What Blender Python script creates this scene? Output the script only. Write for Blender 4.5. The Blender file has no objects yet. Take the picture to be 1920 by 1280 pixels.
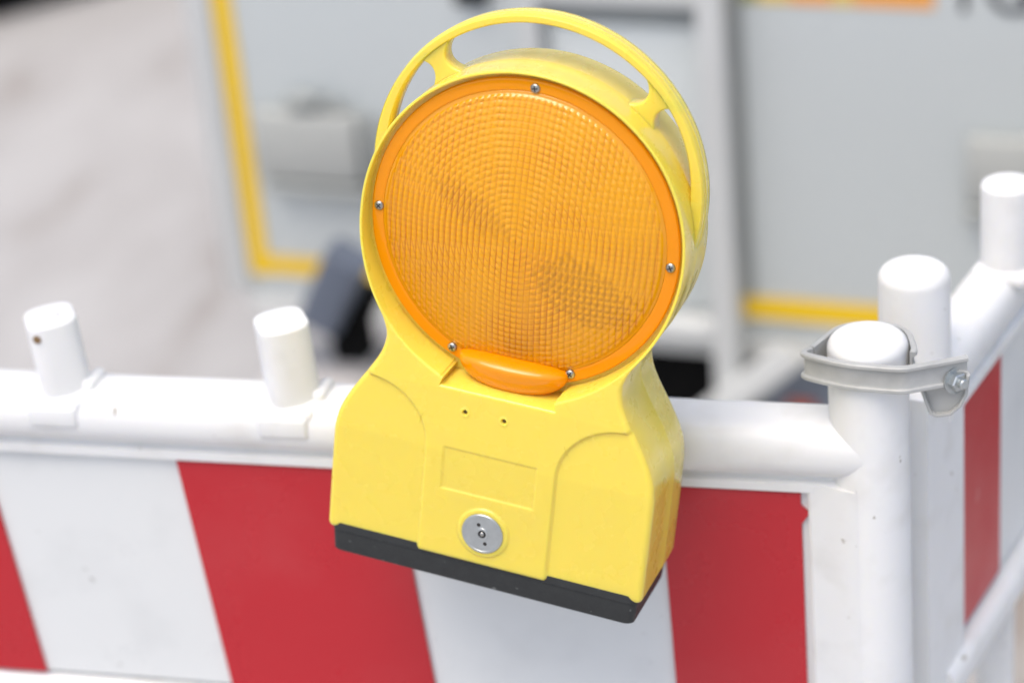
import bpy, bmesh, math, random
import numpy as np
from mathutils import Vector, Matrix
random.seed(4)
S = bpy.context.scene
COL = S.collection
R = math.radians
# ------------------------------------------------------------------ camera, sky, sun, exposure
F = 4533.33                       # focal length in pixels of a 1920 px wide picture (85 mm)
CH = 1.84
CR = np.array([[0.96656469, -0.03617892, 0.25385781],
               [0.24160273, 0.46017932, -0.85432026],
               [-0.08591173, 0.88708854, 0.45353401]])
CAM = np.array([0, 0, CH])
cd = bpy.data.cameras.new('camera'); cam = bpy.data.objects.new('camera', cd); COL.objects.link(cam)
m4 = Matrix.Identity(4)
for i in range(3):
    for j in range(3): m4[i][j] = CR[i][j]
m4.translation = Vector(CAM)
cam.matrix_world = m4
cd.lens = 85; cd.sensor_width = 36; cd.clip_start = .05; cd.clip_end = 500
cd.dof.use_dof = True; cd.dof.focus_distance = 1.485; cd.dof.aperture_fstop = 3.2
S.camera = cam
W = bpy.data.worlds.new('World'); S.world = W; W.use_nodes = True
wn = W.node_tree; bgn = wn.nodes['Background']
sky = wn.nodes.new('ShaderNodeTexSky'); sky.sky_type = 'NISHITA'; sky.sun_disc = False
SUN_EL, SUN_AZ = 68, 200          # azimuth clockwise from +Y
sky.sun_elevation = R(SUN_EL); sky.sun_rotation = R(SUN_AZ)
sky.air_density = 1.0; sky.dust_density = 4.0; sky.ozone_density = 1.0
wn.links.new(sky.outputs[0], bgn.inputs[0]); bgn.inputs[1].default_value = .15
sl = bpy.data.lights.new('sun', 'SUN'); sl.energy = 1.2; sl.angle = R(45); sl.color = (1, .96, .9)
so = bpy.data.objects.new('sun', sl); COL.objects.link(so)
sd = Vector((math.sin(R(SUN_AZ)) * math.cos(R(SUN_EL)), math.cos(R(SUN_AZ)) * math.cos(R(SUN_EL)), math.sin(R(SUN_EL))))
so.rotation_euler = sd.to_track_quat('Z', 'Y').to_euler(); so.location = (0, 0, 6)
vs = S.view_settings
vs.view_transform = 'Standard'; vs.look = 'None'; vs.gamma = 1; vs.use_curve_mapping = False
vs.exposure = 0.60
S.cycles.diffuse_bounces = 8; S.cycles.max_bounces = 16; S.cycles.transmission_bounces = 12

# ------------------------------------------------------------------ helpers
def ray(px, py):
    return CR @ np.array([(px - 960) / F, (640 - py) / F, -1.])
def ony(px, py, y):                      # point of the vertical plane y = const seen at a pixel
    d = ray(px, py); return CAM + d * y / d[1]
def onz(px, py, z):
    d = ray(px, py); return CAM + d * (z - CH) / d[2]

def mat(name, col, rough=.45, metal=0., spec=.5, coat=0., sss=0., noise=None, bump=None, trans=0., ior=1.5, speck=None, dirt=None):
    """noise=(scale, amount): value variation; bump=(scale, strength, distance); speck=(scale, threshold, colour); dirt=(scale, amount, colour)"""
    m = bpy.data.materials.new(name); m.use_nodes = True
    t = m.node_tree; b = t.nodes['Principled BSDF']
    b.inputs['Base Color'].default_value = (*col, 1); b.inputs['Roughness'].default_value = rough
    b.inputs['Metallic'].default_value = metal; b.inputs['Specular IOR Level'].default_value = spec
    b.inputs['Coat Weight'].default_value = coat; b.inputs['Coat Roughness'].default_value = .15
    b.inputs['Transmission Weight'].default_value = trans; b.inputs['IOR'].default_value = ior
    if sss:
        b.inputs['Subsurface Weight'].default_value = sss
        b.inputs['Subsurface Radius'].default_value = (1, .72, .2); b.inputs['Subsurface Scale'].default_value = .008
    tc = t.nodes.new('ShaderNodeTexCoord'); cur = None
    rgb = t.nodes.new('ShaderNodeRGB'); rgb.outputs[0].default_value = (*col, 1); cur = rgb.outputs[0]
    def nz(scale, detail=5):
        n = t.nodes.new('ShaderNodeTexNoise'); n.inputs['Scale'].default_value = scale; n.inputs['Detail'].default_value = detail
        t.links.new(tc.outputs['Object'], n.inputs['Vector']); return n.outputs['Fac']
    def ramp(src, a, b_):
        r = t.nodes.new('ShaderNodeMapRange'); r.inputs['From Min'].default_value = a; r.inputs['From Max'].default_value = b_
        t.links.new(src, r.inputs['Value']); return r
    def mixc(fac, a, colb):
        x = t.nodes.new('ShaderNodeMix'); x.data_type = 'RGBA'
        t.links.new(fac, x.inputs['Factor']); t.links.new(a, x.inputs['A'])
        x.inputs['B'].default_value = (*colb, 1); return x.outputs['Result']
    if noise:
        r = ramp(nz(noise[0]), .3, .7); r.inputs['To Min'].default_value = 0; r.inputs['To Max'].default_value = noise[1]
        cur = mixc(r.outputs[0], cur, tuple(c * .55 for c in col))
        rr = ramp(nz(noise[0] * 2.3), .3, .7); rr.inputs['To Min'].default_value = max(0, rough - .08); rr.inputs['To Max'].default_value = min(1, rough + .1)
        t.links.new(rr.outputs[0], b.inputs['Roughness'])
    if dirt:
        r = ramp(nz(dirt[0], 8), .52, .75); r.inputs['To Max'].default_value = dirt[1]
        cur = mixc(r.outputs[0], cur, dirt[2])
    if speck:
        r = ramp(nz(speck[0], 3), speck[1], speck[1] + .03)
        cur = mixc(r.outputs[0], cur, speck[2])
    t.links.new(cur, b.inputs['Base Color'])
    if bump:
        bn = t.nodes.new('ShaderNodeBump'); bn.inputs['Strength'].default_value = bump[1]; bn.inputs['Distance'].default_value = bump[2]
        t.links.new(nz(bump[0]), bn.inputs['Height']); t.links.new(bn.outputs[0], b.inputs['Normal'])
    return m

def link(name, me, m=None, parent=None, smooth=True):
    o = bpy.data.objects.new(name, me); COL.objects.link(o)
    if m: me.materials.append(m)
    if smooth:
        me.polygons.foreach_set('use_smooth', [True] * len(me.polygons))
    if parent: o.parent = parent
    return o
def mesh(name, V, Fc):
    me = bpy.data.meshes.new(name); me.from_pydata([tuple(v) for v in V], [], [tuple(f) for f in Fc]); me.update(); return me
def fin(bm, name, m, parent=None, angle=35):
    bmesh.ops.recalc_face_normals(bm, faces=bm.faces)
    me = bpy.data.meshes.new(name); bm.to_mesh(me); bm.free()
    o = link(name, me, m, parent)
    try: me.set_sharp_from_angle(angle=R(angle))
    except Exception: pass
    return o
def thing(name, label, cat, loc=(0, 0, 0), group=None, rot=None):
    o = bpy.data.objects.new(name, None); COL.objects.link(o); o.empty_display_size = .05
    M_ = Matrix.Identity(4) if rot is None else rot.to_4x4()
    M_.translation = Vector(loc); o.matrix_world = M_
    o['label'] = label; o['category'] = cat
    if group: o['group'] = group
    return o
def box(bm, c, s, bev=0, seg=2, rot=None):
    r = bmesh.ops.create_cube(bm, size=1); vs_ = r['verts']
    for v in vs_: v.co = Vector((v.co.x * s[0], v.co.y * s[1], v.co.z * s[2]))
    if bev:
        es = list({e for v in vs_ for e in v.link_edges})
        rr = bmesh.ops.bevel(bm, geom=es, offset=bev, segments=seg, affect='EDGES', profile=.5)
        vs_ = list({v for f in rr['faces'] for v in f.verts} | set(v for v in vs_ if v.is_valid))
    for v in vs_:
        if rot is not None: v.co = rot @ v.co
        v.co += Vector(c)
    return vs_
def lathe(bm, prof, c, axis='Z', n=48, sy=1., rot=None):
    """prof: [(r, h)...] closed at both ends with a cap"""
    rings = []
    for r, h in prof:
        ring = []
        for i in range(n):
            a = 2 * math.pi * i / n; p = Vector((r * math.cos(a), r * math.sin(a) * sy, h))
            if rot is not None: p = rot @ p
            ring.append(bm.verts.new(p + Vector(c)))
        rings.append(ring)
    for a, b in zip(rings, rings[1:]):
        for i in range(n): bm.faces.new((a[i], a[(i + 1) % n], b[(i + 1) % n], b[i]))
    bm.faces.new(rings[0][::-1]); bm.faces.new(rings[-1])
def capped(r, h0, h1, rnd, k=6, rnd0=0):
    p = [(r, h0)] if not rnd0 else [(r - rnd0 + rnd0 * math.sin(t * math.pi / 2 / k), h0 + rnd0 - rnd0 * math.cos(t * math.pi / 2 / k)) for t in range(k + 1)]
    for t in range(k + 1):
        a = t * math.pi / 2 / k; p.append((r - rnd + rnd * math.cos(a), h1 - rnd + rnd * math.sin(a)))
    return p
def sweep(bm, path, sect, up=Vector((0, 0, 1)), closed=False, scale=None):
    """path: points, sect: closed list of (n, u): n along horizontal normal, u along up"""
    rings = []; N = len(path)
    for i, p in enumerate(path):
        p = Vector(p); a = Vector(path[(i - 1) % N if closed else max(i - 1, 0)]); b = Vector(path[(i + 1) % N if closed else min(i + 1, N - 1)])
        t = (b - a).normalized(); nn = t.cross(up).normalized()
        k = scale[i] if scale else 1
        rings.append([bm.verts.new(p + nn * n_ * k + up * u_) for n_, u_ in sect])
    M_ = len(sect)
    for i in range(N if closed else N - 1):
        a, b = rings[i], rings[(i + 1) % N]
        for j in range(M_): bm.faces.new((a[j], a[(j + 1) % M_], b[(j + 1) % M_], b[j]))
    if not closed: bm.faces.new(rings[0][::-1]); bm.faces.new(rings[-1])
def rsect(w, h, r, k=4):
    out = []
    for cx, cy, a0 in ((w / 2 - r, h / 2 - r, 0), (-w / 2 + r, h / 2 - r, 90), (-w / 2 + r, -h / 2 + r, 180), (w / 2 - r, -h / 2 + r, 270)):
        for t in range(k + 1):
            a = R(a0 + 90 * t / k); out.append((cx + r * math.cos(a), cy + r * math.sin(a)))
    return out
def prism(bm, poly, ax, lo, hi, fr=None):
    """poly extruded along ax ('x','y','z') between lo and hi; fr = (origin, xdir, ydir) optional local frame for (a,b,c)"""
    def P(a, b, c):
        if fr: o, x, y, z = fr; return Vector(o) + Vector(x) * a + Vector(y) * b + Vector(z) * c
        return Vector({'x': (c, a, b), 'y': (a, c, b), 'z': (a, b, c)}[ax])
    A = [bm.verts.new(P(a, b, lo)) for a, b in poly]; B = [bm.verts.new(P(a, b, hi)) for a, b in poly]
    n = len(poly)
    for i in range(n): bm.faces.new((A[i], A[(i + 1) % n], B[(i + 1) % n], B[i]))
    bm.faces.new(A[::-1]); bm.faces.new(B)

# ------------------------------------------------------------------ materials
M_yel = mat('yellow_plastic', (.79, .625, .075), .26, coat=.5, sss=.7, dirt=(26, .08, (.62, .50, .16)), noise=(14, .06), bump=(900, .03, .0004), speck=(210, .755, (.45, .33, .12)))
M_black = mat('black_rubber', (.018, .02, .02), .55, noise=(120, .5), bump=(500, .3, .0006), speck=(260, .70, (.10, .105, .10)))
M_zinc = mat('zinc', (.50, .53, .53), .38, metal=.85, noise=(160, .3), bump=(700, .15, .0003))
M_steel = mat('screw_steel', (.42, .41, .38), .3, metal=1)
M_dark = mat('dark_slot', (.02, .018, .015), .6)
M_white = mat('white_barrier_plastic', (.75, .75, .735), .38, sss=.1, noise=(9, .05), bump=(60, .08, .002), dirt=(24, .38, (.52, .50, .45)), speck=(110, .72, (.36, .33, .28)))
M_foilw = mat('white_reflective_foil', (.69, .70, .685), .33, noise=(7, .05), bump=(500, .03, .0005), dirt=(14, .35, (.50, .51, .50)), speck=(60, .72, (.42, .42, .40)))
M_foilr = mat('red_reflective_foil', (.46, .010, .019), .3, noise=(6, .08), bump=(500, .03, .0005), speck=(70, .735, (.62, .25, .22)), dirt=(9, .12, (.5, .12, .12)))
M_clamp = mat('grey_clamp', (.42, .425, .41), .42, noise=(75, .4), bump=(180, .2, .001), dirt=(60, .3, (.36, .35, .31)))
M_van = mat('trailer_panel', (.55, .585, .575), .3, noise=(1.5, .06), dirt=(2, .10, (.48, .49, .49)))
M_vanf = mat('trailer_frame', (.60, .61, .59), .45, noise=(6, .12))
M_vgrey = mat('grey_fitting', (.40, .41, .385), .5, noise=(20, .15))
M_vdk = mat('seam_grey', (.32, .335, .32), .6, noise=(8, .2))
M_tape = mat('yellow_tape', (.78, .50, .0), .4, noise=(10, .06))
M_blk = mat('black_chassis', (.004, .004, .004), .85, spec=.1, noise=(9, .4))
M_jack = mat('bluegrey_head', (.11, .13, .17), .4, noise=(15, .2))
M_letter = mat('black_letters', (.03, .03, .035), .5)
M_orange = mat('orange_band', (.75, .33, .06), .4); M_olive = mat('olive_band', (.25, .24, .03), .4); M_sand = mat('ochre_band', (.68, .48, .10), .4)
M_conc = mat('pale_concrete', (.60, .57, .55), .8, noise=(12, .25), bump=(60, .5, .004))
M_pipe = mat('bluegrey_pipe', (.20, .23, .28), .45, noise=(8, .3))
M_red2 = mat('red_lamp_plastic', (.55, .12, .07), .3)

# paving
gm = bpy.data.materials.new('paving'); gm.use_nodes = True
t = gm.node_tree; b = t.nodes['Principled BSDF']; b.inputs['Roughness'].default_value = .8
tc = t.nodes.new('ShaderNodeTexCoord')
br = t.nodes.new('ShaderNodeTexBrick'); br.inputs['Scale'].default_value = 5; br.inputs['Mortar Size'].default_value = .014
br.inputs['Color1'].default_value = (.40, .385, .37, 1); br.inputs['Color2'].default_value = (.42, .40, .385, 1); br.inputs['Mortar'].default_value = (.38, .36, .34, 1)
mp = t.nodes.new('ShaderNodeMapping'); mp.inputs['Rotation'].default_value = (0, 0, R(28))
t.links.new(tc.outputs['Object'], mp.inputs[0]); t.links.new(mp.outputs[0], br.inputs['Vector'])
n1 = t.nodes.new('ShaderNodeTexNoise'); n1.inputs['Scale'].default_value = 3.4; n1.inputs['Detail'].default_value = 8; n1.inputs['Roughness'].default_value = .6
mp2 = t.nodes.new('ShaderNodeMapping'); mp2.inputs['Scale'].default_value = (1, .45, 1); mp2.inputs['Rotation'].default_value = (0, 0, R(-40))
t.links.new(tc.outputs['Object'], mp2.inputs[0]); t.links.new(mp2.outputs[0], n1.inputs['Vector'])
cr = t.nodes.new('ShaderNodeValToRGB'); e = cr.color_ramp.elements
e[0].position = .33; e[0].color = (.25, .215, .19, 1); e[1].position = .62; e[1].color = (.46, .455, .445, 1)
x = e.new(.45); x.color = (.395, .385, .375, 1)
t.links.new(n1.outputs['Fac'], cr.inputs[0])
mx = t.nodes.new('ShaderNodeMix'); mx.data_type = 'RGBA'; mx.inputs['Factor'].default_value = .75
t.links.new(br.outputs['Color'], mx.inputs['A']); t.links.new(cr.outputs[0], mx.inputs['B']); t.links.new(mx.outputs['Result'], b.inputs['Base Color'])
n2 = t.nodes.new('ShaderNodeTexNoise'); n2.inputs['Scale'].default_value = 150; t.links.new(tc.outputs['Object'], n2.inputs['Vector'])
bn = t.nodes.new('ShaderNodeBump'); bn.inputs['Strength'].default_value = .4; bn.inputs['Distance'].default_value = .004
t.links.new(n2.outputs['Fac'], bn.inputs['Height']); t.links.new(bn.outputs[0], b.inputs['Normal'])

# ------------------------------------------------------------------ the setting
g = link('pavement', mesh('pavement', [(-150, -60, 0), (150, -60, 0), (150, 240, 0), (-150, 240, 0)], [(0, 1, 2, 3)]), gm, smooth=False)
g['kind'] = 'structure'; g['label'] = 'pale pinkish grey stone paving, out of focus'

# trailer behind the barrier ---------------------------------------------------
VO = np.array([-.3, 2.9, 0]); VD = np.array([.9941, -.1084, 0]); VN = np.array([-.1084, -.9941, 0])   # along (to the right), outward (to the camera)
def onv(px, py, out=0.):
    r_ = ray(px, py); s_ = (VN @ (VO + VN * out - CAM)) / (VN @ r_); P_ = CAM + r_ * s_
    return float((P_ - VO) @ VD), float(P_[2])
VF = lambda out=0: (tuple(VO + VN * out), tuple(VD), (0, 0, 1), tuple(VN))
trailer = thing('trailer', 'pale grey trailer with yellow reflective stripes and a framed hatch, standing behind the barrier', 'trailer', (-.3, 2.9, 0))
TI = trailer.matrix_world.inverted()
def vfin(bm, name, m, parent=trailer, angle=35):
    if parent is trailer: bmesh.ops.transform(bm, matrix=TI, verts=bm.verts)
    return fin(bm, name, m, parent, angle)
def vrect(name, m, a0, a1, z0, z1, o0, o1, bev=0., parent=trailer):
    bm = bmesh.new(); rot = Matrix((VD, VN, (0, 0, 1))).transposed()
    c = Vector(VO + VD * (a0 + a1) / 2 + VN * (o0 + o1) / 2) + Vector((0, 0, (z0 + z1) / 2))
    box(bm, c, (abs(a1 - a0), abs(o1 - o0), abs(z1 - z0)), bev, 2, rot)
    if parent is not trailer: bmesh.ops.transform(bm, matrix=TI, verts=bm.verts)
    return vfin(bm, name, m, parent)
zb = onv(470, 552)[1]
aL = onv(350, 0)[0]
body = vrect('body_panel', M_van, aL, 2.6, zb, 2.4, -2.1, 0, .008)
# corner edging strip left of the tape
vrect('corner_trim', M_vanf, aL - .004, onv(392, 0)[0], zb + .005, 2.38, .0005, .006, .002)
tv = vrect('reflective_tape', M_tape, onv(398, 0)[0], onv(432, 0)[0], onv(480, 512)[1], 2.3, .0005, .0025)
z0, z1 = onv(1500, 602)[1], onv(1500, 562)[1]
vrect('reflective_tape', M_tape, onv(432, 0)[0] + .0005, onv(1000, 545)[0], onv(600, 518)[1], onv(600, 486)[1], .0005, .0025)
vrect('reflective_tape', M_tape, onv(1388, 580)[0], 2.5, z0, z1, .0005, .0025)
# lower skirt rail
vrect('skirt_rail', M_vanf, aL + .03, 2.55, zb - .03, zb - .001, -.03, .004, .004)
# hatch frame: two uprights, top and bottom bars
fr0, fr1 = onv(985, 100, .03)[0], onv(1312, 100, .03)[0]
ztop = onv(1150, 12, .03)[1]; zbt = onv(1290, 640, .03)[1]; zbt1 = onv(1290, 600, .03)[1]
vrect('frame_upright', M_vanf, fr1, fr1 + .036, .16, 2.2, .002, .045, .004)
vrect('frame_upright', M_vanf, fr0 - .004, fr0 + .02, zbt1 + .001, 2.2, .002, .03, .004)
vrect('frame_bar', M_vanf, fr0 + .021, fr1 - .001, ztop, ztop + .03, .002, .03, .004)
vrect('frame_bar', M_vanf, fr0 - .05, fr1 - .001, zbt + .006, zbt1, .002, .04, .004)
vrect('door_seal', M_vdk, fr1 + .038, fr1 + .05, z1 + .002, 2.2, .001, .006, .002)
vrect('hatch', M_van, fr0 + .028, fr1 - .008, zbt1 + .01, ztop - .035, .002, .009, .003)
vrect('gap_strip', M_vdk, fr0 + .024, fr1 - .004, ztop - .03, ztop - .012, .001, .01, .002)  # darker grey strip between hatch and top bar
vrect('hinge', M_blk, onv(860, 0)[0], onv(920, 0)[0], onv(890, 3)[1], onv(890, 3)[1] + .05, .001, .02, .003)
# grey box with a latch, left
a0, zz1 = onv(482, 196); a1, zz0 = onv(694, 350)
gb = vrect('utility_box', M_vgrey, a0, a1, zz0 + .012, zz1, .001, .03, .01)
vrect('box_sill', M_vdk, a0 + .01, a1 + .004, zz0 - .006, zz0 + .008, .001, .034, .004, gb)
la0, lz1 = onv(528, 178, .03); la1, lz0 = onv(628, 205, .03)
vrect('latch', M_vdk, la0, la0 + .05, lz0 - .004, lz1 - .004, .003, .03, .006, gb)
vrect('latch', M_vdk, la0 + .058, la1, lz0 - .01, lz1 - .012, .003, .026, .006, gb)
vrect('side_latch', M_vdk, a1 + .004, a1 + .022, zz0 + .02, zz1 - .005, .001, .02, .004, gb)
# grey plate, right edge of the picture
a0, zz1 = onv(1818, 248); a1, zz0 = onv(1930, 395)
gp = vrect('vent_cover', M_vgrey, a0, a0 + .17, zz0 + .012, zz1, .001, .025, .006)
vrect('vent_sill', M_vdk, a0 - .002, a0 + .175, zz0 - .012, zz0 + .008, .001, .028, .004, gp)
# colour band and lettering along the top edge of what is seen
zband = onv(1550, 9)[1]
for m_, x0_, x1_ in ((M_olive, 1352, 1420), (M_sand, 1421, 1480), (M_orange, 1481, 1560), (M_sand, 1561, 1600), (M_orange, 1601, 1752)):
    vrect('colour_band', m_, onv(x0_, 3)[0] + .0003, onv(x1_, 3)[0] - .0003, zband, zband + .07, .0005, .002)
def text(name, s, size, m, parent, fr, depth=.001):
    cu = bpy.data.curves.new(name, 'FONT'); cu.body = s; cu.size = size; cu.extrude = depth
    to = bpy.data.objects.new(name + '_tmp', cu); COL.objects.link(to)
    bpy.context.view_layer.update()
    me = bpy.data.meshes.new_from_object(to.evaluated_get(bpy.context.evaluated_depsgraph_get()))
    bpy.data.objects.remove(to); me.name = name
    o = link(name, me, m, parent, False)
    M_ = Matrix.Identity(4); xx, yy, oo = Vector(fr[1]), Vector(fr[2]), Vector(fr[0]); zz = xx.cross(yy)
    for i in range(3): M_[i][0], M_[i][1], M_[i][2], M_[i][3] = xx[i], yy[i], zz[i], oo[i]
    me.transform(parent.matrix_world.inverted() @ M_)
    return o
la, lz = onv(1778, 21)
la = onv(1808, 17)[0] - .026
text('lettering', 'TG', .085, M_letter, trailer, (tuple(VO + VD * la + VN * .0018 + np.array([0, 0, lz])), tuple(VD), (0, 0, 1)))
# black box added as the dark opening under the body, brace and pipe beside it
a0, _ = onv(1225, 700); a1, zz0 = onv(1335, 765)
vrect('underbody_dark', M_blk, a0 - .12, a1 + .006, .10, zb - .031, -.35, -.015, .01)
bm = bmesh.new()
pA = Vector(VO + VD * onv(1300, 800, .05)[0] + VN * .05) + Vector((0, 0, onv(1300, 800, .05)[1])); pB = Vector(VO + VD * onv(1490, 660, .05)[0] + VN * .05) + Vector((0, 0, onv(1490, 660, .05)[1]))
dv = (pB - pA).normalized(); sweep(bm, [pA, pB], rsect(.02, .04, .004), up=dv.cross(Vector(VN)).normalized())
vfin(bm, 'diagonal_brace', M_vanf)
a0, zz1 = onv(1405, 662, -.05); a1, zz0 = onv(1560, 790, -.05)
vrect('spare_canister', M_pipe, a0, a1 + .03, zz0, zz1, -.2, -.05, .025)
a0, zz1 = onv(1475, 752, -.04); vrect('red_marker', M_red2, a0, a0 + .04, zz1 - .03, zz1, -.05, -.04, .003)
# wheels and axle carrying it, out of sight behind the barrier
for ax_ in (.55, 1.5):
    bm = bmesh.new(); rot = Matrix((VD, (0, 0, 1), VN)).transposed()
    lathe(bm, [(.12, -.1), (.26, -.1), (.29, -.07), (.29, .07), (.26, .1), (.12, .1)], Vector(VO + VD * ax_ - VN * .3) + Vector((0, 0, .29)), rot=rot)
    wh = vfin(bm, 'wheel', M_blk)

# support jack on the trailer's left corner
jx, jz = onv(640, 470, .16)
jack = None
def jp(px, py, o=.16):
    a, z = onv(px, py, o); return Vector(VO + VD * a + VN * o) + Vector((0, 0, z))
bm = bmesh.new()
a_, b_ = jp(655, 478), jp(603, 600); ax = (a_ - b_).normalized()
sweep(bm, [b_, a_], rsect(.06, .06, .012), up=ax.cross(Vector(VN).cross(ax)).normalized())
vfin(bm, 'jack_head', M_jack)
bm = bmesh.new(); a_, b_ = jp(650, 560, .13), jp(668, 665, .13)
ax = (a_ - b_).normalized(); sweep(bm, [b_, a_, ], rsect(.05, .05, .006), up=ax.cross(Vector(VN).cross(ax)).normalized())
vfin(bm, 'jack_leg', M_blk)
bm = bmesh.new(); a_, b_ = jp(682, 540, .10), jp(655, 610, .10)
ax = (a_ - b_).normalized(); sweep(bm, [b_, a_, ], rsect(.05, .05, .006), up=ax.cross(Vector(VN).cross(ax)).normalized())
vfin(bm, 'jack_arm', M_blk)
# pale concrete weight under the jack
P_ = onz(672, 648, .16)
bm = bmesh.new(); box(bm, (P_[0], P_[1] - .12, .08), (.26, .30, .16), .03, 3)
cb = fin(bm, 'concrete_block', M_conc); cb['label'] = 'pale concrete block on the paving below the black jack'; cb['category'] = 'concrete block'
for v in cb.data.vertices: pass

# parked car in the top left corner, body blackened for the shade beneath it
car = thing('parked_car', 'car with the shade under it painted black, at the far edge of the paving, seen only in the top left corner', 'car', (-2.9, 5.6, 0))
e0, e1 = onz(0, 44, 0), onz(190, -4, 0); dd = Vector(e1 - e0).normalized(); dn = Vector((-dd.y, dd.x, 0)); ang = math.atan2(dd.y, dd.x)
rotc = Matrix.Rotation(ang, 3, 'Z'); CI = car.matrix_world.inverted()
def cfin(bm, n, m, parent=car):
    bmesh.ops.transform(bm, matrix=CI, verts=bm.verts); return fin(bm, n, m, parent)
cc = Vector(e0) + dn * .02
bm = bmesh.new()
prof = [(0, .02), (0, .55), (.1, .85), (.38, 1.38), (1.3, 1.38), (1.6, .85), (1.7, .55), (1.7, .02)]
prism(bm, prof, 'x', -2.3, 1.9, (tuple(cc), tuple(dn), (0, 0, 1), tuple(dd)))
cb_ = cfin(bm, 'body', M_blk)
for q in (-1.5, 1.2):
    bm = bmesh.new(); lathe(bm, capped(.31, -.1, .1, .03, rnd0=.03), cc + dd * q + dn * .14 + Vector((0, 0, .31)), rot=Matrix((tuple(dd), (0, 0, 1), tuple(-dn))).transposed())
    cfin(bm, 'wheel', M_dark)

# ------------------------------------------------------------------ front barrier
FY = 1.383
def fz(z): return CH + (z - CH) * .97
ZT, ZB1, ZB0 = 1.0618, 1.0100, .8145
XP = -.1736; PR = .0262
fence = thing('traffic_barrier', 'white plastic barrier with red and white board running across the picture behind the warning lamp', 'barrier', (XP, FY, 0), group='white plastic barriers')
FI = fence.matrix_world.inverted()
def ffin(bm, name, m, parent=fence, angle=35, inv=FI):
    bmesh.ops.transform(bm, matrix=inv, verts=bm.verts)
    return fin(bm, name, m, parent, angle)
XL = -2.1
def railsect(top, hw):                    # (y, z) closed section of the top rail: tube with a grooved lip below
    s = []
    cz = top - .021
    for k in range(0, 25):
        a = R(-58 + (180 + 116) * k / 24); ca, sa = math.cos(a), math.sin(a)
        r_ = 1 / ((abs(ca) ** 2.5 + abs(sa) ** 2.5) ** (1 / 2.5))
        s.append((hw * r_ * ca, cz + .021 * r_ * sa))
    s += [(-.0145, ZB1 + .0115), (-.0145, ZB1 + .0085), (-.0185, ZB1 + .007), (-.0185, ZB1 + .001), (-.017, ZB1), (.017, ZB1), (.0185, ZB1 + .001), (.0185, ZB1 + .007), (.0145, ZB1 + .0085), (.0145, ZB1 + .0115)]
    return s
bm = bmesh.new()
prism(bm, [(FY + y, z) for y, z in railsect(ZT, .0262)], 'x', XL, XP)
ffin(bm, 'top_rail', M_white, angle=40)
bm = bmesh.new(); lathe(bm, capped(PR, .06, 1.1205, .009), (XP, FY, 0), n=64); ffin(bm, 'post', M_white)
bm = bmesh.new(); lathe(bm, capped(PR, .06, 1.1205, .009), (XL, FY, 0), n=64); ffin(bm, 'post', M_white)
# web between board end and post, flush frame around the board
xr = ony(1509, 1000, FY - .015)[0]
xw = ony(1517, 1000, FY - .0175)[0]; xe = XP - PR
web = [(xw, .016), (xw, -.0168), (xw + .0012, -.0180), (xe - .010, -.0184), (xe - .004, -.0190), (xe + .003, -.0208), (xe + .011, -.0238), (xe + .018, -.0256), (xe + .024, -.0256), (xe + .024, .016)]
bm = bmesh.new(); prism(bm, [(a_, FY + b_) for a_, b_ in web], 'z', ZB0 - .04, ZB1 + .0068)
ffin(bm, 'end_web', M_white)
# board with slanting stripes
YF = FY - .0155
bm = bmesh.new(); box(bm, ((XL + xr) / 2, FY, (ZB0 + ZB1) / 2), (xr - XL + .018, .026, ZB1 - ZB0 - .002), .001, 1)
board = ffin(bm, 'board', M_foilw)
def sx(px, py): return ony(px, py, YF)
edges = [((0, 965), (90, 1265)), ((330, 862), (435, 1280)), ((772, 1065), (815, 1280)), ((1250, 1065), (1268, 1280))]
ex = []
for (p, q) in edges:
    a, b_ = sx(*p), sx(*q); k = (b_[0] - a[0]) / (b_[2] - a[2])
    ex.append((a[0] + k * (ZB1 - .0015 - a[2]), a[0] + k * (ZB0 + .0015 - a[2])))
def stripe(t0, t1, b0, b1, extra=None, parent=board):
    poly = [(b0, ZB0 + .0015), (b1, ZB0 + .0015)] + (extra or []) + [(t1, ZB1 - .0015), (t0, ZB1 - .0015)]
    bm = bmesh.new(); prism(bm, poly, 'y', YF - .0002, YF + .0024)
    bmesh.ops.transform(bm, matrix=FI, verts=bm.verts); return fin(bm, 'red_stripe', M_foilr, parent)
w = .15
stripe(ex[0][0] - w, ex[0][0], ex[0][1] - w, ex[0][1])
for k in (1, 2, 3): stripe(ex[0][0] - w - .31 * k, ex[0][0] - .31 * k, ex[0][1] - w - .31 * k, ex[0][1] - .31 * k)
stripe(ex[1][0], ex[2][0], ex[1][1], ex[2][1])
n1_, n2_, n3_ = sx(1503, 955), sx(1512, 962), sx(1503, 975)
zt_ = ZB1 - .0015
stripe(ex[3][0], sx(1503, 938)[0] - .0005, ex[3][1], sx(1515, 1280)[0] - .0005, [(sx(1505, 990)[0] - .0005, n3_[2] - .003), (n2_[0] + .002, n2_[2]), (sx(1503, 955)[0] - .0005, n1_[2] + .003)])
# lower rail, lattice and foot bars
bm = bmesh.new(); sweep(bm, [(XL, FY, ZB0 - .021), (XP, FY, ZB0 - .021)], rsect(.05, .038, .014))
ffin(bm, 'lower_rail', M_white)
bm = bmesh.new(); sweep(bm, [(XL, FY, .16), (XP, FY, .16)], rsect(.045, .045, .012)); ffin(bm, 'bottom_rail', M_white)
for i in range(12):
    xb = XP - .15 * (i + 1)
    bm = bmesh.new(); sweep(bm, [(xb, FY, .18), (xb, FY, ZB0 - .038)], rsect(.03, .022, .008), up=Vector((0, 1, 0))); ffin(bm, 'bar', M_white)
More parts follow.
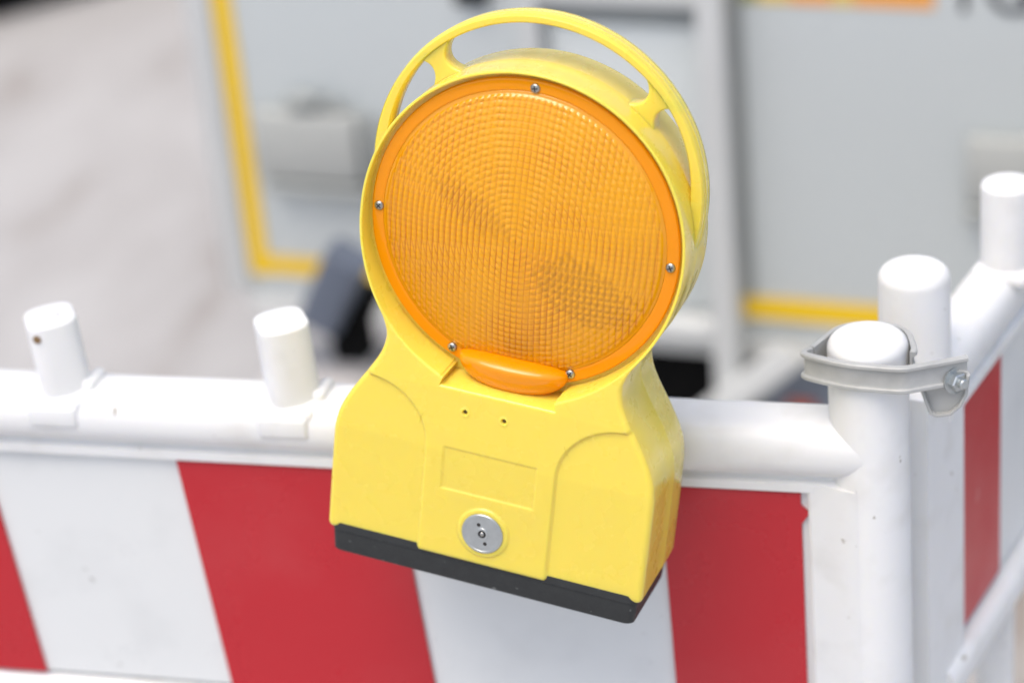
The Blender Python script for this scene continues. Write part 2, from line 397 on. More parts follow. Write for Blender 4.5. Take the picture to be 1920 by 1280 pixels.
# pegs on the rail
def peg(base, top, parent, inv, r=.0202, hole=False):
    b_, t_ = Vector(base), Vector(top); q = (t_ - b_).to_track_quat('Z', 'Y').to_matrix() @ Matrix.Rotation(R(32), 3, 'Z')
    bm = bmesh.new(); lathe(bm, capped(r, -.012, (t_ - b_).length, .0025), (0, 0, 0), n=48, sy=.88)
    for v in bm.verts:
        a_ = math.atan2(v.co.y, v.co.x); k_ = 1 / ((abs(math.cos(a_)) ** 3.4 + abs(math.sin(a_)) ** 3.4) ** (1 / 3.4))
        v.co.x *= k_; v.co.y *= k_; v.co = q @ v.co + b_
    p = fin_inv(bm, 'peg', M_white, parent, inv)
    x, y, z = b_
    bm = bmesh.new(); box(bm, (x, y - .002, z - .008), (.044, .046, .014), .005, 3)
    box(bm, (x - .001, y - .0215, z - .0145), (.038, .013, .018), .004, 3)
    c = fin_inv(bm, 'collar', M_white, p, inv)
    bm = bmesh.new(); box(bm, (x + .0225, y + .000, z - .001), (.009, .026, .016), .0035, 3)
    fin_inv(bm, 'lug', M_white, p, inv)
    if hole:
        bm = bmesh.new(); lathe(bm, [(.0030, 0), (.0030, .0012)], hole, n=16, rot=Matrix.Rotation(R(90), 3, 'X')); fin_inv(bm, 'drain_hole', mat('rusty_hole', (.20, .12, .05), .8), p, inv)
    return p
def fin_inv(bm, name, m, parent, inv):
    bmesh.ops.transform(bm, matrix=inv, verts=bm.verts); return fin(bm, name, m, parent)
for bx_, by_, tx_, ty_, hl in ((123, 716, 92, 590, 1), (549, 728, 526, 599, 0)):
    b0_, t0_ = ony(bx_, by_, FY), ony(tx_, ty_, FY)
    b0_[2] = ZT - .002
    hp_ = ony(70, 636, FY - .0212)
    peg(b0_, t0_, fence, FI, hole=tuple(hp_) if hl else False)

# ------------------------------------------------------------------ right barrier running away
G = np.array([.252, .9677, 0]); G /= np.linalg.norm(G); GN = np.array([G[1], -G[0], 0])       # along, face towards +x
C2 = np.array([-.153, 1.474, 0]); 
fence2 = thing('traffic_barrier', 'second white plastic barrier running away at the right edge, joined by a grey clamp', 'barrier', tuple(C2), group='white plastic barriers')
I2 = fence2.matrix_world.inverted()
LC = np.array([-.124, 1.556, 0])
off = (LC - C2) @ GN
B2 = C2 + GN * off                       # rail centre line foot near the post
fr2 = lambda: (tuple(B2), tuple(GN), (0, 0, 1), tuple(G))
bm = bmesh.new(); lathe(bm, capped(.0243, .06, fz(1.1) + .004, .009), tuple(C2), n=64); fin_inv(bm, 'post', M_white, fence2, I2)
bm = bmesh.new(); e2 = B2 + G * 2.0; lathe(bm, capped(.0243, .06, fz(1.1) + .004, .009), tuple(e2), n=48); fin_inv(bm, 'post', M_white, fence2, I2)
bm = bmesh.new(); prism(bm, railsect(ZT, .021), 'x', 0.0, 2.0, fr2()); fin_inv(bm, 'top_rail', M_white, fence2, I2)
bm = bmesh.new(); prism(bm, [(-.011, ZB0), (.011, ZB0), (.011, ZB1 - .001), (-.011, ZB1 - .001)], 'x', -.005, 1.98, fr2()); 
board2 = fin_inv(bm, 'board', M_foilw, fence2, I2)
def along2(px, py):
    r_ = ray(px, py); n_ = GN; s_ = (n_ @ (B2 + GN * .012 - CAM)) / (n_ @ r_); P_ = CAM + r_ * s_; return float((P_ - B2) @ G), float(P_[2])
s0 = along2(1797, 900)[0]; s1 = along2(1872, 900)[0]
bm = bmesh.new()
for k, (q0, q1) in enumerate(((s0, s1), (s1 + .15, s1 + .30), (s1 + .45, s1 + .6), (s1 + .75, s1 + .9))):
    bm = bmesh.new(); prism(bm, [(.0112, ZB0 + .002), (.0135, ZB0 + .002), (.0135, ZB1 - .003), (.0112, ZB1 - .003)], 'x', q0, q1, fr2()); fin_inv(bm, 'red_stripe', M_foilr, board2, I2)
bm = bmesh.new(); prism(bm, [(-.018, ZB0 - .02), (.0175, ZB0 - .02), (.0175, ZT - .012), (-.018, ZT - .012)], 'x', -.045, s0 - .004, fr2()); fin_inv(bm, 'end_web', M_white, fence2, I2)
bm = bmesh.new(); prism(bm, [(a, b_ + ZB0 - .02) for a, b_ in rsect(.05, .03, .01)], 'x', -.01, 2.0, fr2()); fin_inv(bm, 'lower_rail', M_white, fence2, I2)
bm = bmesh.new(); prism(bm, [(a, b_ + .16) for a, b_ in rsect(.045, .045, .01)], 'x', -.01, 2.0, fr2()); fin_inv(bm, 'bottom_rail', M_white, fence2, I2)
for i in range(12):
    c_ = B2 + G * (.15 * (i + 1)); bm = bmesh.new(); sweep(bm, [(c_[0], c_[1], .18), (c_[0], c_[1], ZB0 - .034)], rsect(.03, .022, .008), up=Vector((0, 1, 0))); fin_inv(bm, 'bar', M_white, fence2, I2)
tp = onz(1890, 350, fz(1.1)); pc = tp
bm = bmesh.new(); lathe(bm, capped(.0195, ZT - .012, fz(1.1) + .004, .004), (pc[0], pc[1], 0), n=48); pg2 = fin_inv(bm, 'peg', M_white, fence2, I2)
bm = bmesh.new(); box(bm, (pc[0], pc[1], ZT - .004), (.043, .046, .012), .005, 3, Matrix((tuple(GN), tuple(G), (0, 0, 1))).transposed()); fin_inv(bm, 'collar', M_white, pg2, I2)
# rubber feet of both barriers
for i, (q, lab) in enumerate((((XP + .02, FY + .05), 'black rubber foot block under the joint of the two barriers'), ((XL, FY), 'black rubber foot block under the left end of the front barrier'))):
    bm = bmesh.new(); box(bm, (q[0], q[1], .03), (.24, .7, .058), .012, 2); o = fin(bm, 'barrier_foot', M_black); o['label'] = lab; o['category'] = 'barrier foot'; o['group'] = 'rubber feet of the barriers'

# ------------------------------------------------------------------ clamp joining the posts
CHH = .019; zc = 1.1145 - CHH / 2
clamp = thing('pipe_clamp', 'grey ribbed clamp bolted round the two white posts at the right', 'clamp', (XP, FY - PR, zc))
KI = clamp.matrix_world.inverted()
def hp(px, py, z): p_ = onz(px, py, z); return Vector((p_[0], p_[1], zc))
zr = zc + CHH / 2
def catm(P, n=8, closed=False):
    out = []; L = len(P)
    for i in range(L if closed else L - 1):
        p0, p1, p2, p3 = (P[(i - 1) % L] if closed or i > 0 else P[0]), P[i], P[(i + 1) % L], (P[(i + 2) % L] if closed or i + 2 < L else P[-1])
        for k in range(n):
            t_ = k / n; out.append(.5 * ((2 * p1) + (-p0 + p2) * t_ + (2 * p0 - 5 * p1 + 4 * p2 - p3) * t_ ** 2 + (-p0 + 3 * p1 - 3 * p2 + p3) * t_ ** 3))
    if not closed: out.append(P[-1])
    return out
front = [hp(1511, 664, zr), hp(1545, 673, zr), hp(1590, 682, zr), hp(1640, 687, zr), hp(1690, 690, zr), hp(1718, 686, zr), hp(1770, 677, zr), hp(1812, 669, zr)]
front = [p + Vector((0, .0025, 0)) for p in front]
fe = front[-1]
back = [Vector((XP - PR - .006, FY - .008, zc)), Vector((XP - PR - .0015, FY + .004, zc)), Vector((XP - .019, FY + .0215, zc)), Vector((XP, FY + PR + .002, zc)), Vector((XP + .0195, FY + .021, zc)), Vector((XP + PR + .0015, FY - .002, zc)), Vector((XP + PR + .0015, FY - .010, zc))]
# channel section: web with an upper and a lower flange pointing outward (n > 0 is to the right of travel)
def chan(th=.0018, fl=.0040, hh=CHH):
    h2 = hh / 2
    return [(0, -h2), (fl - .0008, -h2), (fl, -h2 + .0008), (fl, -h2 + .0026), (fl - .0008, -h2 + .0034), (th + .0006, -h2 + .0034), (th, -h2 + .005), (th, h2 - .005), (th + .0006, h2 - .0034), (fl - .0008, h2 - .0034), (fl, h2 - .0026), (fl, h2 - .0008), (fl - .0008, h2), (0, h2)]
front = [front[0] + Vector((.0030, .0065, 0)), front[0] + Vector((-.0004, .0035, 0))] + front
bm = bmesh.new(); sweep(bm, catm(front, 6), [(n_ - .001, u_) for n_, u_ in chan()]); fin_inv(bm, 'front_strap', M_clamp, clamp, KI)
bm = bmesh.new(); sweep(bm, catm([front[0] + Vector((.0012, .0012, 0))] + back[1:], 6), [(-n_, u_) for n_, u_ in chan()]); fin_inv(bm, 'rear_strap', M_clamp, clamp, KI)
# end lug and bolt
yl = fe.y - .0045
lug = [(1728, 722), (1737, 748), (1746, 770), (1756, 775), (1782, 772), (1800, 757), (1812, 735), (1816, 700), (1800, 694), (1740, 700)]
lp = [ony(a_, b_, yl) for a_, b_ in lug]
bm = bmesh.new(); prism(bm, [(p_[0], p_[2]) for p_ in lp][::-1], 'y', yl, yl + .0035)
rim = [Vector((p_[0], yl - .0015, p_[2])) for p_ in lp[:8]]
sweep(bm, rim, rsect(.0022, .005, .0008, 2), up=Vector((0, 1, 0)))
fin_inv(bm, 'lug', M_clamp, clamp, KI)
b0 = Vector(ony(1790, 712, yl)); rb = Matrix.Rotation(R(24), 3, 'Z') @ Matrix.Rotation(R(68), 3, 'Y')
rb = Vector((.62, -.70, .1)).normalized().to_track_quat('Z', 'Y').to_matrix()
bm = bmesh.new()
lathe(bm, [(.0088, .0), (.0088, .0015)], b0, n=32, rot=rb)
lathe(bm, [(.0064, .0015), (.0064, .0062), (.0055, .0070)], b0, n=6, rot=rb)
lathe(bm, [(.0034, .006), (.0034, .0100), (.0026, .0108)], b0, n=20, rot=rb)
fin_inv(bm, 'bolt', M_zinc, clamp, KI)

# ------------------------------------------------------------------ the warning lamp
K = 1.04e-3
LR = np.array([[0.93803943, 0.07870316, -0.33747273], [-0.21400644, 0.89753172, -0.38553605], [0.27254958, 0.43386935, 0.85876313]])
LT = np.array([0.00698014, 0.06367441, -1.42634977]) * 1.04
LW = CR @ LR; LO = CAM + CR @ LT
BASE = np.array([0, -229., -5.])
lamp = thing('warning_lamp', 'yellow construction warning lamp with a round amber lens, hung on the barrier', 'warning lamp', tuple(LO + LW @ (BASE * K)),
             rot=Matrix([list(r_) for r_ in LW]))
def L(p): return (np.asarray(p, float) - BASE) * K
def lfin(bm, name, m, parent=lamp, angle=35):
    for v in bm.verts: v.co = Vector(L(v.co))
    return fin(bm, name, m, parent, angle)
def lmesh(name, V, Fc, m, parent=lamp, sharp=None):
    o = link(name, mesh(name, L(V), Fc), m, parent)
    if sharp: o.data.set_sharp_from_angle(angle=R(sharp))
    return o
# outer outline, right half from the top, then mirrored
right = [(101 * math.sin(R(a)), 101 * math.cos(R(a))) for a in np.arange(0, 127, 1.5)]
ctrl = [Vector((81.7, -59.4, 0)), Vector((77.6, -66, 0)), Vector((75.2, -75, 0)), Vector((77, -86, 0)), Vector((82.5, -97, 0)), Vector((89.5, -108, 0)), Vector((96.5, -120, 0)), Vector((101.3, -131, 0)), Vector((103.2, -141, 0)), Vector((103.7, -152, 0)), Vector((103.7, -208, 0))]
cs = [v for v in catm(ctrl, 10)]
right += [(v.x, v.y) for v in cs[1:]]
right += [(99.7 + 4 * math.cos(R(a)), -209 - 4 * math.sin(R(a))) for a in range(10, 91, 10)]
right += [(0., -213.)]
P = np.array(right); seg = np.r_[0, np.cumsum(np.hypot(*np.diff(P, axis=0).T))]
NH = 520; s_ = np.linspace(0, seg[-1], NH + 1)
rp = np.c_[np.interp(s_, seg, P[:, 0]), np.interp(s_, seg, P[:, 1])]
out = np.r_[rp, (rp * [-1, 1])[1:-1][::-1]]; N = len(out)
def offset(o, d):
    tg = np.roll(o, -1, 0) - np.roll(o, 1, 0); tg /= np.linalg.norm(tg, axis=1)[:, None]
    # smooth the tangents round sharp turns
    for _ in range(3): tg = (np.roll(tg, 1, 0) + tg + np.roll(tg, -1, 0)); tg /= np.linalg.norm(tg, axis=1)[:, None]
    nn = np.c_[tg[:, 1], -tg[:, 0]]          # inward (outline runs clockwise)
    return o + nn * np.asarray(d).reshape(-1, 1)
def inner(th, R0=99.3):                       # pocket outline radius at angle th
    ux, uy = math.cos(th), math.sin(th); r_ = R0
    y = R0 * uy; x = R0 * ux
    if y < 0 and abs(x) < 37.5:
        r_ = -98.2 / uy
        if abs(r_ * ux) > 37.2: r_ = min(37.2 / abs(ux), 99.9) if abs(x) < 37.2 else R0
    return r_
def zf0(y): return np.interp(-np.asarray(y, float), [-60, -30, 0, 30, 60, 100, 140, 210], [5.5, 6.5, 9, 13.5, 19, 25, 28.5, 29.5])
def ss(x, a, b_): t_ = np.clip((x - a) / (b_ - a), 0, 1); return t_ * t_ * (3 - 2 * t_)
def zfront(x, y):
    x = np.asarray(x, float); y = np.asarray(y, float); ax = abs(x)
    z = zf0(y)
    d = np.where(y < -140, ax - 42, (1 - np.sqrt(((84 - ax) / 42) ** 2 + (np.maximum(y, -140) + 140) ** 2 / 38 ** 2)) * 38)
    d = np.where((y > -100) | ((ax > 84) & (y > -101)), -5, d)
    z = z - 1.8 * ss(d, -1.0, 1.0)
    # shallow label recess
    rx = np.maximum(ax - 30.5, 0); dr = np.maximum(ax - 30.5, abs(y + 151) - 14.5)
    z = z - .8 * ss(-dr, -.1, 1.1)
    # raised collar round the lock
    rl = np.hypot(x, y + 189)
    z = z + 1.2 * (ss(-rl, -17, -15.6)) 
    # two small holes with raised lips
    for hx in (-19, 6):
        rh = np.hypot(x - hx, y + 112); z = z + .5 * np.exp(-((rh - 2.3) / .8) ** 2) - 2.5 * ss(-rh, -1.7, -1.0)
    return z
th = np.arctan2(out[:, 1], out[:, 0])
rin = np.array([inner(a) for a in th]); inn = np.c_[rin * np.cos(th), rin * np.sin(th)]
rout = np.hypot(out[:, 0], out[:, 1]); gap = rout - rin
e_ = np.clip(gap * .42, .5, 3.5)
o_in = offset(out, e_)
rings = []
def ring(xy, z): rings.append(np.c_[xy, np.broadcast_to(z, len(xy))])
def smooth_ring(xy): return xy
# pocket floor and wall
fl = np.c_[85.5 * np.cos(th), 85.5 * np.sin(th)]
ring(fl, -6.); ring(fl, -1.6)
ring(inn * .999, -1.6)
ring(inn * .999, np.maximum(zfront(inn[:, 0], inn[:, 1]) - .8, -1))
ring(inn + (out - inn) * np.minimum(.10, .35 / gap)[:, None], zfront(inn[:, 0], inn[:, 1]) - .15)
NF = 200
for k in range(1, NF + 1):
    f_ = (k / NF)
    base = inn + (out - inn) * np.minimum(.2, .8 / gap)[:, None]
    xy = base * (1 - f_) + o_in * f_
    ring(xy, zfront(xy[:, 0], xy[:, 1]))
zo = zfront(o_in[:, 0], o_in[:, 1])
for k in range(1, 7):
    a = k / 6 * math.pi / 2
    ring(offset(out, e_ * (1 - math.sin(a))), zo - e_ * (1 - math.cos(a)))
zs = zo - e_
def side(off, z): ring(offset(out, np.full(N, off)), z)
side(0.1, zs * .4 + -14 * .6); side(.15, -17.); side(-.1, -17.8); side(-.1, -19.); side(.0, -21.); side(.2, -32.)
side(.5, -43.); side(1.2, -45.4); side(3., -46.2); side(9, -46.2)
ring(fl, -46.2); ring(fl, -40.); ring(fl, -20.); ring(fl, -6.02)
V = np.concatenate(rings); Q = []
for k in range(len(rings) - 1):
    a = k * N; b_ = a + N
    i = np.arange(N); j = (i + 1) % N
    Q.append(np.c_[a + i, b_ + i, b_ + j, a + j])
Q = np.concatenate(Q).tolist()
housing = lmesh('housing', V, Q, M_yel)
housing.data.set_sharp_from_angle(angle=R(50))

# black bottom plate
bo = []
for cx, cy, a0 in ((96, 23.5, 0), (-96, 23.5, 90), (-96, -36.5, 180), (96, -36.5, 270)):
    for k in range(7): a = R(a0 + 15 * k); bo.append((cx + 5 * math.cos(a), cy + 5 * math.sin(a)))
bm = bmesh.new()
def ringv(o, y, d): return [bm.verts.new((x - math.copysign(d, x), y, z - math.copysign(d, z + 6.5))) for x, z in o]
rr = [ringv(bo, -207, 1), ringv(bo, -213.4, 0.2), ringv(bo, -214.0, -.7), ringv(bo, -215.2, -.7), ringv(bo, -215.8, .6), ringv(bo, -228, 1.4), ringv(bo, -229, 2.4)]
for a_, b_ in zip(rr, rr[1:]):
    for i in range(len(a_)): bm.faces.new((a_[i], a_[(i + 1) % len(a_)], b_[(i + 1) % len(a_)], b_[i]))
bm.faces.new(rr[0]); bm.faces.new(rr[-1])
lfin(bm, 'base_plate', M_black)

# amber lens ------------------------------------------------------------------
lm = bpy.data.materials.new('amber_lens'); lm.use_nodes = True
t = lm.node_tree; b = t.nodes['Principled BSDF']
b.inputs['Base Color'].default_value = (1.0, .40, .0, 1); b.inputs['Roughness'].default_value = .02; b.inputs['IOR'].default_value = 1.58
b.inputs['Transmission Weight'].default_value = .42; b.inputs['Coat Weight'].default_value = 0; b.inputs['Coat Roughness'].default_value = .05
fm = lm.copy(); fm.name = 'amber_flange'; fb = fm.node_tree.nodes['Principled BSDF']; fb.inputs['Transmission Weight'].default_value = .3; fb.inputs['Base Color'].default_value = (1.0, .37, .0, 1); fb.inputs['Roughness'].default_value = .07; fb.inputs['Coat Weight'].default_value = 0; fb.inputs['IOR'].default_value = 1.42
NA, NR = 1080, 250
rr_ = np.r_[np.linspace(.3, 88.5, NR)]
A = np.linspace(0, 2 * np.pi, NA, endpoint=False)
RR, AA = np.meshgrid(rr_, A, indexing='ij'); X = RR * np.cos(AA); Y = RR * np.sin(AA)
per = 3.75
def scal(u): u = (u / per) % 1.0 - .5; return 1 - 4 * u * u            # convex strip, grooves at the joins
edge = 1 - ss(RR, 85.3, 87.2)
saw = (RR / 3.8) % 1.0
hz = 2.2 + 12 * (1 - (RR / 88.5) ** 2.7) + edge * (.66 * scal(X) + .20 * scal(Y + 1.2) + .36 * (1 - (2 * saw - 1) ** 2))
V = np.c_[X.ravel(), Y.ravel(), hz.ravel()]
V = np.r_[V, [[0, 0, hz[0].mean()]]]
Q = []
i = np.arange(NA); j = (i + 1) % NA
for k in range(NR - 1): Q.append(np.c_[k * NA + i, (k + 1) * NA + i, (k + 1) * NA + j, k * NA + j])
Q = np.concatenate(Q).tolist(); c_ = NR * NA
Q += [(c_, int(a), int(b2)) for a, b2 in zip(i, j)]
# back of the pane: a plain dish, joined at the rim so that the lens is a solid
nb = len(V)
brr = np.linspace(88.5, 1, 60)
for r_ in brr:
    V = np.r_[V, np.c_[r_ * np.cos(A), r_ * np.sin(A), np.full(NA, 1.3 + 12 * (1 - (r_ / 88.5) ** 2.7))]]
Q += np.c_[(NR - 1) * NA + i, nb + i, nb + j, (NR - 1) * NA + j].tolist()
for k in range(len(brr) - 1): Q += np.c_[nb + k * NA + i, nb + (k + 1) * NA + i, nb + (k + 1) * NA + j, nb + k * NA + j].tolist()
Q.append((nb + (len(brr) - 1) * NA + i).tolist())
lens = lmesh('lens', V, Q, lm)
cusp = np.maximum(np.clip((np.abs((X / per) % 1.0 - .5) - .34) / .16, 0, 1), (.15 + .55 * ss(RR, 8, 40)) * np.clip((np.abs(saw - .5) - .36) / .14, 0, 1)) * edge  # darker amber painted into the grooves as shade lines between the lens cells
at_ = lens.data.attributes.new('groove_shade', 'FLOAT', 'POINT'); ga = np.zeros(len(lens.data.vertices)); ga[:NR * NA] = cusp.ravel(); at_.data.foreach_set('value', ga)
t = lm.node_tree; an = t.nodes.new('ShaderNodeAttribute'); an.attribute_name = 'groove_shade'
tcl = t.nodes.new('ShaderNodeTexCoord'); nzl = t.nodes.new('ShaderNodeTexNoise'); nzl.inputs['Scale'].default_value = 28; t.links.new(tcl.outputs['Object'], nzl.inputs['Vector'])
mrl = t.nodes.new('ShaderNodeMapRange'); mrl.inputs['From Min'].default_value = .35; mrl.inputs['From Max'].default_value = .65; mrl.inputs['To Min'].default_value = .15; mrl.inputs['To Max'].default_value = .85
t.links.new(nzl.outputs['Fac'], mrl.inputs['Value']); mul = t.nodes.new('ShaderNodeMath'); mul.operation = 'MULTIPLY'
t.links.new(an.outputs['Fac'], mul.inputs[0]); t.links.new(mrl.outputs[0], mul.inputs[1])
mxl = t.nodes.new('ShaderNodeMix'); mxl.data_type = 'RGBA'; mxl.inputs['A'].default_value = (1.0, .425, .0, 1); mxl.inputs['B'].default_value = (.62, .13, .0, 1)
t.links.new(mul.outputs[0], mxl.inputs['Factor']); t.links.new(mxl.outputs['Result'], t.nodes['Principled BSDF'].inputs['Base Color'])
gl = bpy.data.materials.new('amber_back'); gl.use_nodes = True; gb = gl.node_tree.nodes['Principled BSDF']
gb.inputs['Base Color'].default_value = (1, .93, .8, 1); gb.inputs['Roughness'].default_value = .0; gb.inputs['IOR'].default_value = 1.58; gb.inputs['Transmission Weight'].default_value = 1
lens.data.materials.append(gl)
mi = np.zeros(len(lens.data.polygons), dtype=np.int32); mi[(NR - 1) * NA + NA + NA:] = 1
lens.data.polygons.foreach_set('material_index', mi)
# flange ring
bm = bmesh.new()
fp = [(88.65, -1.3), (95.0, -1.3), (96.2, -.4), (96.3, 1.0), (95.6, 1.9), (94.4, 2.2), (91.0, 2.2), (90.2, 2.35), (89.4, 2.4), (88.65, 2.15)]
rg = []
for r_, z_ in fp: rg.append([bm.verts.new((r_ * math.cos(2 * math.pi * q / 240), r_ * math.sin(2 * math.pi * q / 240), z_)) for q in range(240)])
for a_, b_ in zip(rg, rg[1:] + rg[:1]):
    for q in range(240): bm.faces.new((a_[q], a_[(q + 1) % 240], b_[(q + 1) % 240], b_[q]))
flange = lfin(bm, 'lens_rim', fm, angle=30)
# bulging window over the light sensor
bm = bmesh.new(); rows = []
nu, nv = 64, 24
for v_ in range(nv + 1):
    ph = math.pi * v_ / nv; row = []
    for u_ in range(nu):
        a = 2 * math.pi * u_ / nu; 
        sx_, sy_, sz_ = 35, 18 if math.sin(a) < 0 else 6, 15.5
        ca, sa = math.cos(a), math.sin(a)
        pw = 2.05 if sa < 0 else 2.6; q = 1 / ((abs(ca) ** pw + abs(sa) ** pw) ** (1 / pw))
        row.append((2 + sx_ * math.sin(ph) ** .85 * ca * q, -84.6 + sy_ * math.sin(ph) ** .85 * sa * q, 2.6 + (sz_ if ph < math.pi / 2 else 4) * math.cos(ph)))
    rows.append([bm.verts.new(p_) for p_ in row])
for a_, b_ in zip(rows, rows[1:]):
    for q in range(nu):
        try: bm.faces.new((a_[q], a_[(q + 1) % nu], b_[(q + 1) % nu], b_[q]))
        except Exception: pass
bmesh.ops.remove_doubles(bm, verts=bm.verts, dist=.01)
wm = fm.copy(); wm.name = 'amber_window'; wb = wm.node_tree.nodes['Principled BSDF']; wb.inputs['Transmission Weight'].default_value = .3; wb.inputs['Roughness'].default_value = .03; wb.inputs['IOR'].default_value = 1.5
sc_ = lfin(bm, 'sensor_window', wm, angle=80)
# screws
def screw(x, y, z, rot_):
    bm = bmesh.new(); lathe(bm, [(3.0, -.6), (3.0, .4), (2.6, 1.1), (1.8, 1.5), (.6, 1.6)], (x, y, z), n=32)
    s1_ = lfin(bm, 'screw', M_steel, flange)
    bm = bmesh.new(); rm = Matrix.Rotation(rot_, 3, 'Z')
    box(bm, (x, y, z + 1.45), (3.6, .75, .5), 0, 1, rm); box(bm, (x, y, z + 1.47), (.75, 3.6, .5), 0, 1, rm)
    lfin(bm, 'slot', M_dark, s1_)
for a, rt in ((90, .2), (180.5, .9), (-0.5, .5)): screw(91.4 * math.cos(R(a)), 91.4 * math.sin(R(a)), 2.2, rt)
screw(-38.2, -82.6, 2.6, .4); screw(37.6, -82.6, 2.6, 1.1)

# inside of the lamp: pale liner tube, unseen rear pane added to backlight the lens, dark lattices added for its dots
M_bowl = mat('liner', (.95, .88, .62), .35)
bm = bmesh.new()
def tube(bm, prof, n=96):
    rg = [[bm.verts.new((r_ * math.cos(2 * math.pi * q / n), r_ * math.sin(2 * math.pi * q / n), z_)) for q in range(n)] for r_, z_ in prof]
    for a_, b_ in zip(rg, rg[1:] + rg[:1]):
        for q in range(n): bm.faces.new((a_[q], a_[(q + 1) % n], b_[(q + 1) % n], b_[q]))
tube(bm, [(85.2, -3), (85.2, -44), (83.6, -44), (83.6, -3)]); lfin(bm, 'liner', M_bowl)
M_rear = bpy.data.materials.new('rear_amber'); M_rear.use_nodes = True
t = M_rear.node_tree; b = t.nodes['Principled BSDF']; b.inputs['Base Color'].default_value = (1, .78, .2, 1); b.inputs['Roughness'].default_value = .3
tl = t.nodes.new('ShaderNodeBsdfTranslucent'); tl.inputs['Color'].default_value = (1, .78, .2, 1)
ms = t.nodes.new('ShaderNodeMixShader'); ms.inputs[0].default_value = .88
t.links.new(b.outputs[0], ms.inputs[1]); t.links.new(tl.outputs[0], ms.inputs[2]); t.links.new(ms.outputs[0], t.nodes['Material Output'].inputs['Surface'])
bm = bmesh.new(); n_ = 96
rg = [[bm.verts.new((r_ * math.cos(2 * math.pi * q / n_), r_ * math.sin(2 * math.pi * q / n_), -42 - 5 * (1 - (r_ / 84) ** 2))) for q in range(n_)] for r_ in np.linspace(84.6, 2, 16)]
for a_, b_ in zip(rg, rg[1:]):
    for q in range(n_): bm.faces.new((a_[q], a_[(q + 1) % n_], b_[(q + 1) % n_], b_[q]))
bm.faces.new(rg[-1]); lfin(bm, 'rear_light_pane', M_rear)
bm = bmesh.new(); box(bm, (0, -50, -24), (20, 66, 8), 3, 2); lfin(bm, 'bulb_holder', mat('holder', (.85, .70, .35), .4))
bm = bmesh.new(); rm = Matrix.Rotation(R(-27), 3, 'Z')
bm.free()
def dot_lattice(name, cx, cy, ax_, ay_, ang_, bar):
    # an oval dark lattice added just behind the pane for the dark prism dots: square openings, connected bars
    bm = bmesh.new(); vd = {}; cr_, sr_ = math.cos(ang_), math.sin(ang_); p2 = 3.9; zz_ = {}
    def vt(x, y, k):
        key = (round(x, 3), round(y, 3), k)
        if key not in vd:
            r_ = math.hypot(x, y); vd[key] = bm.verts.new((x, y, 1.3 + 12 * (1 - (r_ / 88.5) ** 2.7) - .25 - .8 * k))
        return vd[key]
    xs = sorted([p2 * k for k in range(-30, 31)] + [p2 * k + bar for k in range(-30, 31)])
    def ins(x, y):
        dx, dy = x - cx, y - cy; u, v = (dx * cr_ + dy * sr_) / ax_, (-dx * sr_ + dy * cr_) / ay_; return u * u + v * v + .55 * math.sin(x * .9 + y * .3) * math.cos(y * .7) < 1
    for a_, b_ in zip(xs, xs[1:]):
        for c2, d2 in zip(xs, xs[1:]):
            hole = (b_ - a_ > bar + .01) and (d2 - c2 > bar + .01)
            cellx, celly = math.floor(a_ / p2 + 1e-6) * p2, math.floor(c2 / p2 + 1e-6) * p2
            if hole or not ins(cellx, celly): continue
            bm.faces.new((vt(a_, c2, 0), vt(b_, c2, 0), vt(b_, d2, 0), vt(a_, d2, 0)))
    r_ = bmesh.ops.extrude_face_region(bm, geom=list(bm.faces))
    for e_2 in r_['geom']:
        if isinstance(e_2, bmesh.types.BMVert): e_2.co.z -= .8
    return lfin(bm, name, M_dark)
dot_lattice('prism_dot_lattice', -33, 14, 27, 9, R(-25), .95)
dot_lattice('prism_dot_lattice', 42, -28, 31, 17, R(-24), 1.1)
bm = bmesh.new(); lathe(bm, capped(5, -29, -16, 4), (0, 0, 0), n=32); lfin(bm, 'bulb', mat('bulb', (.9, .75, .4), .1, spec=.8))
bm = bmesh.new(); box(bm, (2, -75, -1), (19, 8, 3), 1, 2); lfin(bm, 'light_sensor', M_dark)

# handle -----------------------------------------------------------------------
def hsect(t_):
    h2 = 7.6
    return [(-t_ / 2, -h2 + 1.2), (-t_ / 2 + 1, -h2), (t_ / 2 - 1, -h2), (t_ / 2, -h2 + 1), (t_ / 2 + .1, -3.6), (t_ / 2 - .7, -3.1), (t_ / 2 - .7, -2.5), (t_ / 2 + .2, -2.0), (t_ / 2 + .4, 1.8), (t_ / 2 - .6, 2.3), (t_ / 2 - .6, 2.9), (t_ / 2, 3.4), (t_ / 2 - .2, h2 - 1.2), (t_ / 2 - 1.2, h2), (-t_ / 2 + 1, h2), (-t_ / 2, h2 - 1.2), (-t_ / 2 - .3, 0)]
bm = bmesh.new(); rings2 = []; angs = np.linspace(-42, 222, 190)
for a in angs:
    aa = R(a); s1_, c1_ = math.sin(aa), math.cos(aa)
    # distance from the lens centre to the arch (circle about (0,27), r 103)
    yc = 27; rad = yc * s1_ + math.sqrt(max(103 ** 2 - (yc * c1_) ** 2, 0))
    if s1_ < 0: rad = 99.4
    w_ = ss(s1_, -.05, .12); rad = rad * w_ + 100.6 * (1 - w_)
    thk = 5.4 + 3.6 * (1 - ss(s1_, .15, .8))
    cx, cy = rad * c1_, rad * s1_
    # outward normal of the arch
    nx, ny = (c1_ * w_ * 0 + (cx) , (cy - yc * w_)); nl = math.hypot(nx, ny); nx /= nl; ny /= nl
    sec = hsect(thk)
    rings2.append([bm.verts.new((cx + nx * (n_ - thk / 2), cy + ny * (n_ - thk / 2), -20 + u_)) for n_, u_ in sec])
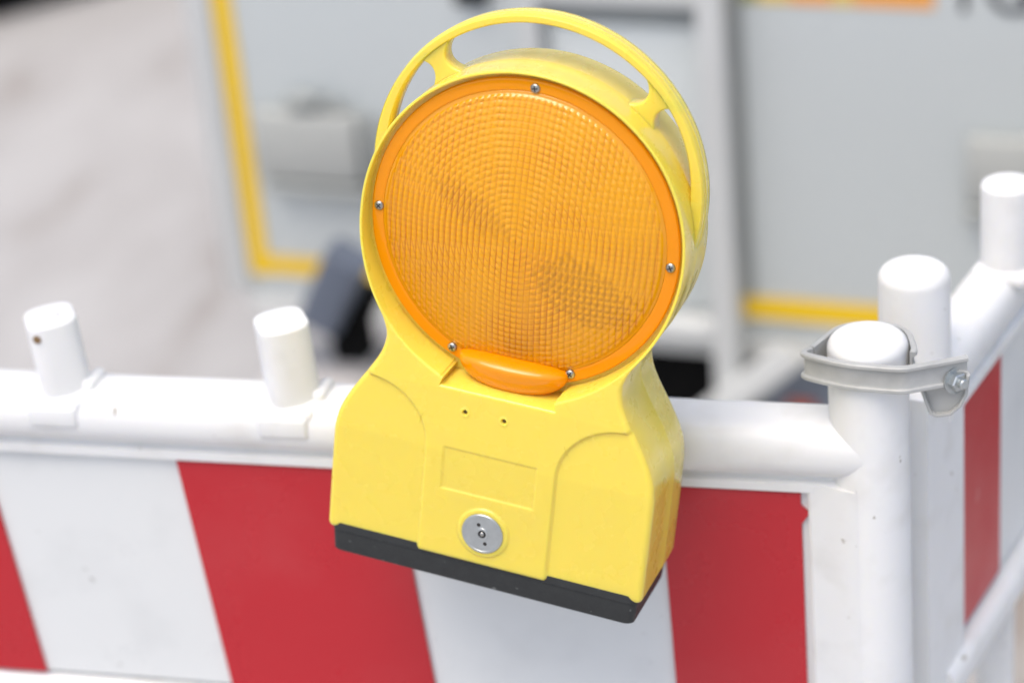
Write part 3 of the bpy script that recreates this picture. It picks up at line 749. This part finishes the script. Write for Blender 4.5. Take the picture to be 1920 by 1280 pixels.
for a_, b_ in zip(rings2, rings2[1:]):
    m_ = len(a_)
    for q in range(m_): bm.faces.new((a_[q], a_[(q + 1) % m_], b_[(q + 1) % m_], b_[q]))
bm.faces.new(rings2[0]); bm.faces.new(rings2[-1])
# struts with flared ends
for sgn in (1, -1):
    aa = R(90 - sgn * 36.5); d_ = Vector((math.cos(aa), math.sin(aa), 0)); n_ = Vector((-d_.y, d_.x, 0))
    r0, r1 = 98, 27 * math.sin(aa) + math.sqrt(103 ** 2 - (27 * math.cos(aa)) ** 2) - 4.2
    prof = []
    for k in range(17):
        f_ = k / 16; wv = 4.6 + 9.5 * (1 - f_) ** 4 + 9 * f_ ** 5; prof.append((r0 + (r1 - r0) * f_, wv))
    front_, back_ = [], []
    grid = []
    for r_, wv in prof:
        row = []
        for (a_, z_) in ((-1, -1), (-1, 1), (1, 1), (1, -1)):
            row.append((a_, z_))
        hz_ = 6.2
        loop = []
        for n2_, z2 in rsect(2 * wv, 2 * hz_, 1.6, 3): loop.append(bm.verts.new(d_ * r_ + n_ * n2_ + Vector((0, 0, -20 + z2))))
        grid.append(loop)
    for a_, b_ in zip(grid, grid[1:]):
        m_ = len(a_)
        for q in range(m_): bm.faces.new((a_[q], a_[(q + 1) % m_], b_[(q + 1) % m_], b_[q]))
    bm.faces.new(grid[0]); bm.faces.new(grid[-1])
lfin(bm, 'carry_handle', M_yel, angle=45)

# key lock
bm = bmesh.new()
lathe(bm, [(13.4, 26.5), (13.4, 30.9), (13.0, 31.4), (11.8, 31.5), (11.6, 31.25), (4.2, 31.25), (4.0, 31.5), (2.6, 31.5), (2.4, 30.6), (.4, 30.6)], (0, -189, 0), n=64)
lock = lfin(bm, 'key_lock', M_zinc, angle=20)
for (dx, dy) in ((-2.6, 6.0), (2.4, -6.2)):
    bm = bmesh.new(); lathe(bm, [(1.25, 30.8), (1.25, 31.34)], (dx, -189 + dy, 0), n=20); lfin(bm, 'key_hole', M_dark, lock)
bm = bmesh.new(); lathe(bm, [(2.5, 30.6), (2.2, 30.75), (.3, 30.7)], (0, -189, 0), n=20); lfin(bm, 'pin_recess', M_dark, lock)
bm = bmesh.new(); lathe(bm, [(1.5, 30.5), (1.4, 31.5), (.9, 32.0), (.2, 32.2)], (0, -189, 0), n=20); lfin(bm, 'centre_pin', M_steel, lock)
for hx in (-19, 6):
    bm = bmesh.new(); lathe(bm, [(1.0, 22), (1.0, 25.2)], (hx, -112, 0), n=16); lfin(bm, 'pin_hole', mat('hole_brown', (.10, .06, .01), .7), housing)
# bracket behind, holding it to the barrier rail
bm = bmesh.new()
box(bm, (0, -150, -62), (46, 60, 40), 4, 2)
lfin(bm, 'mounting_bracket', M_yel)
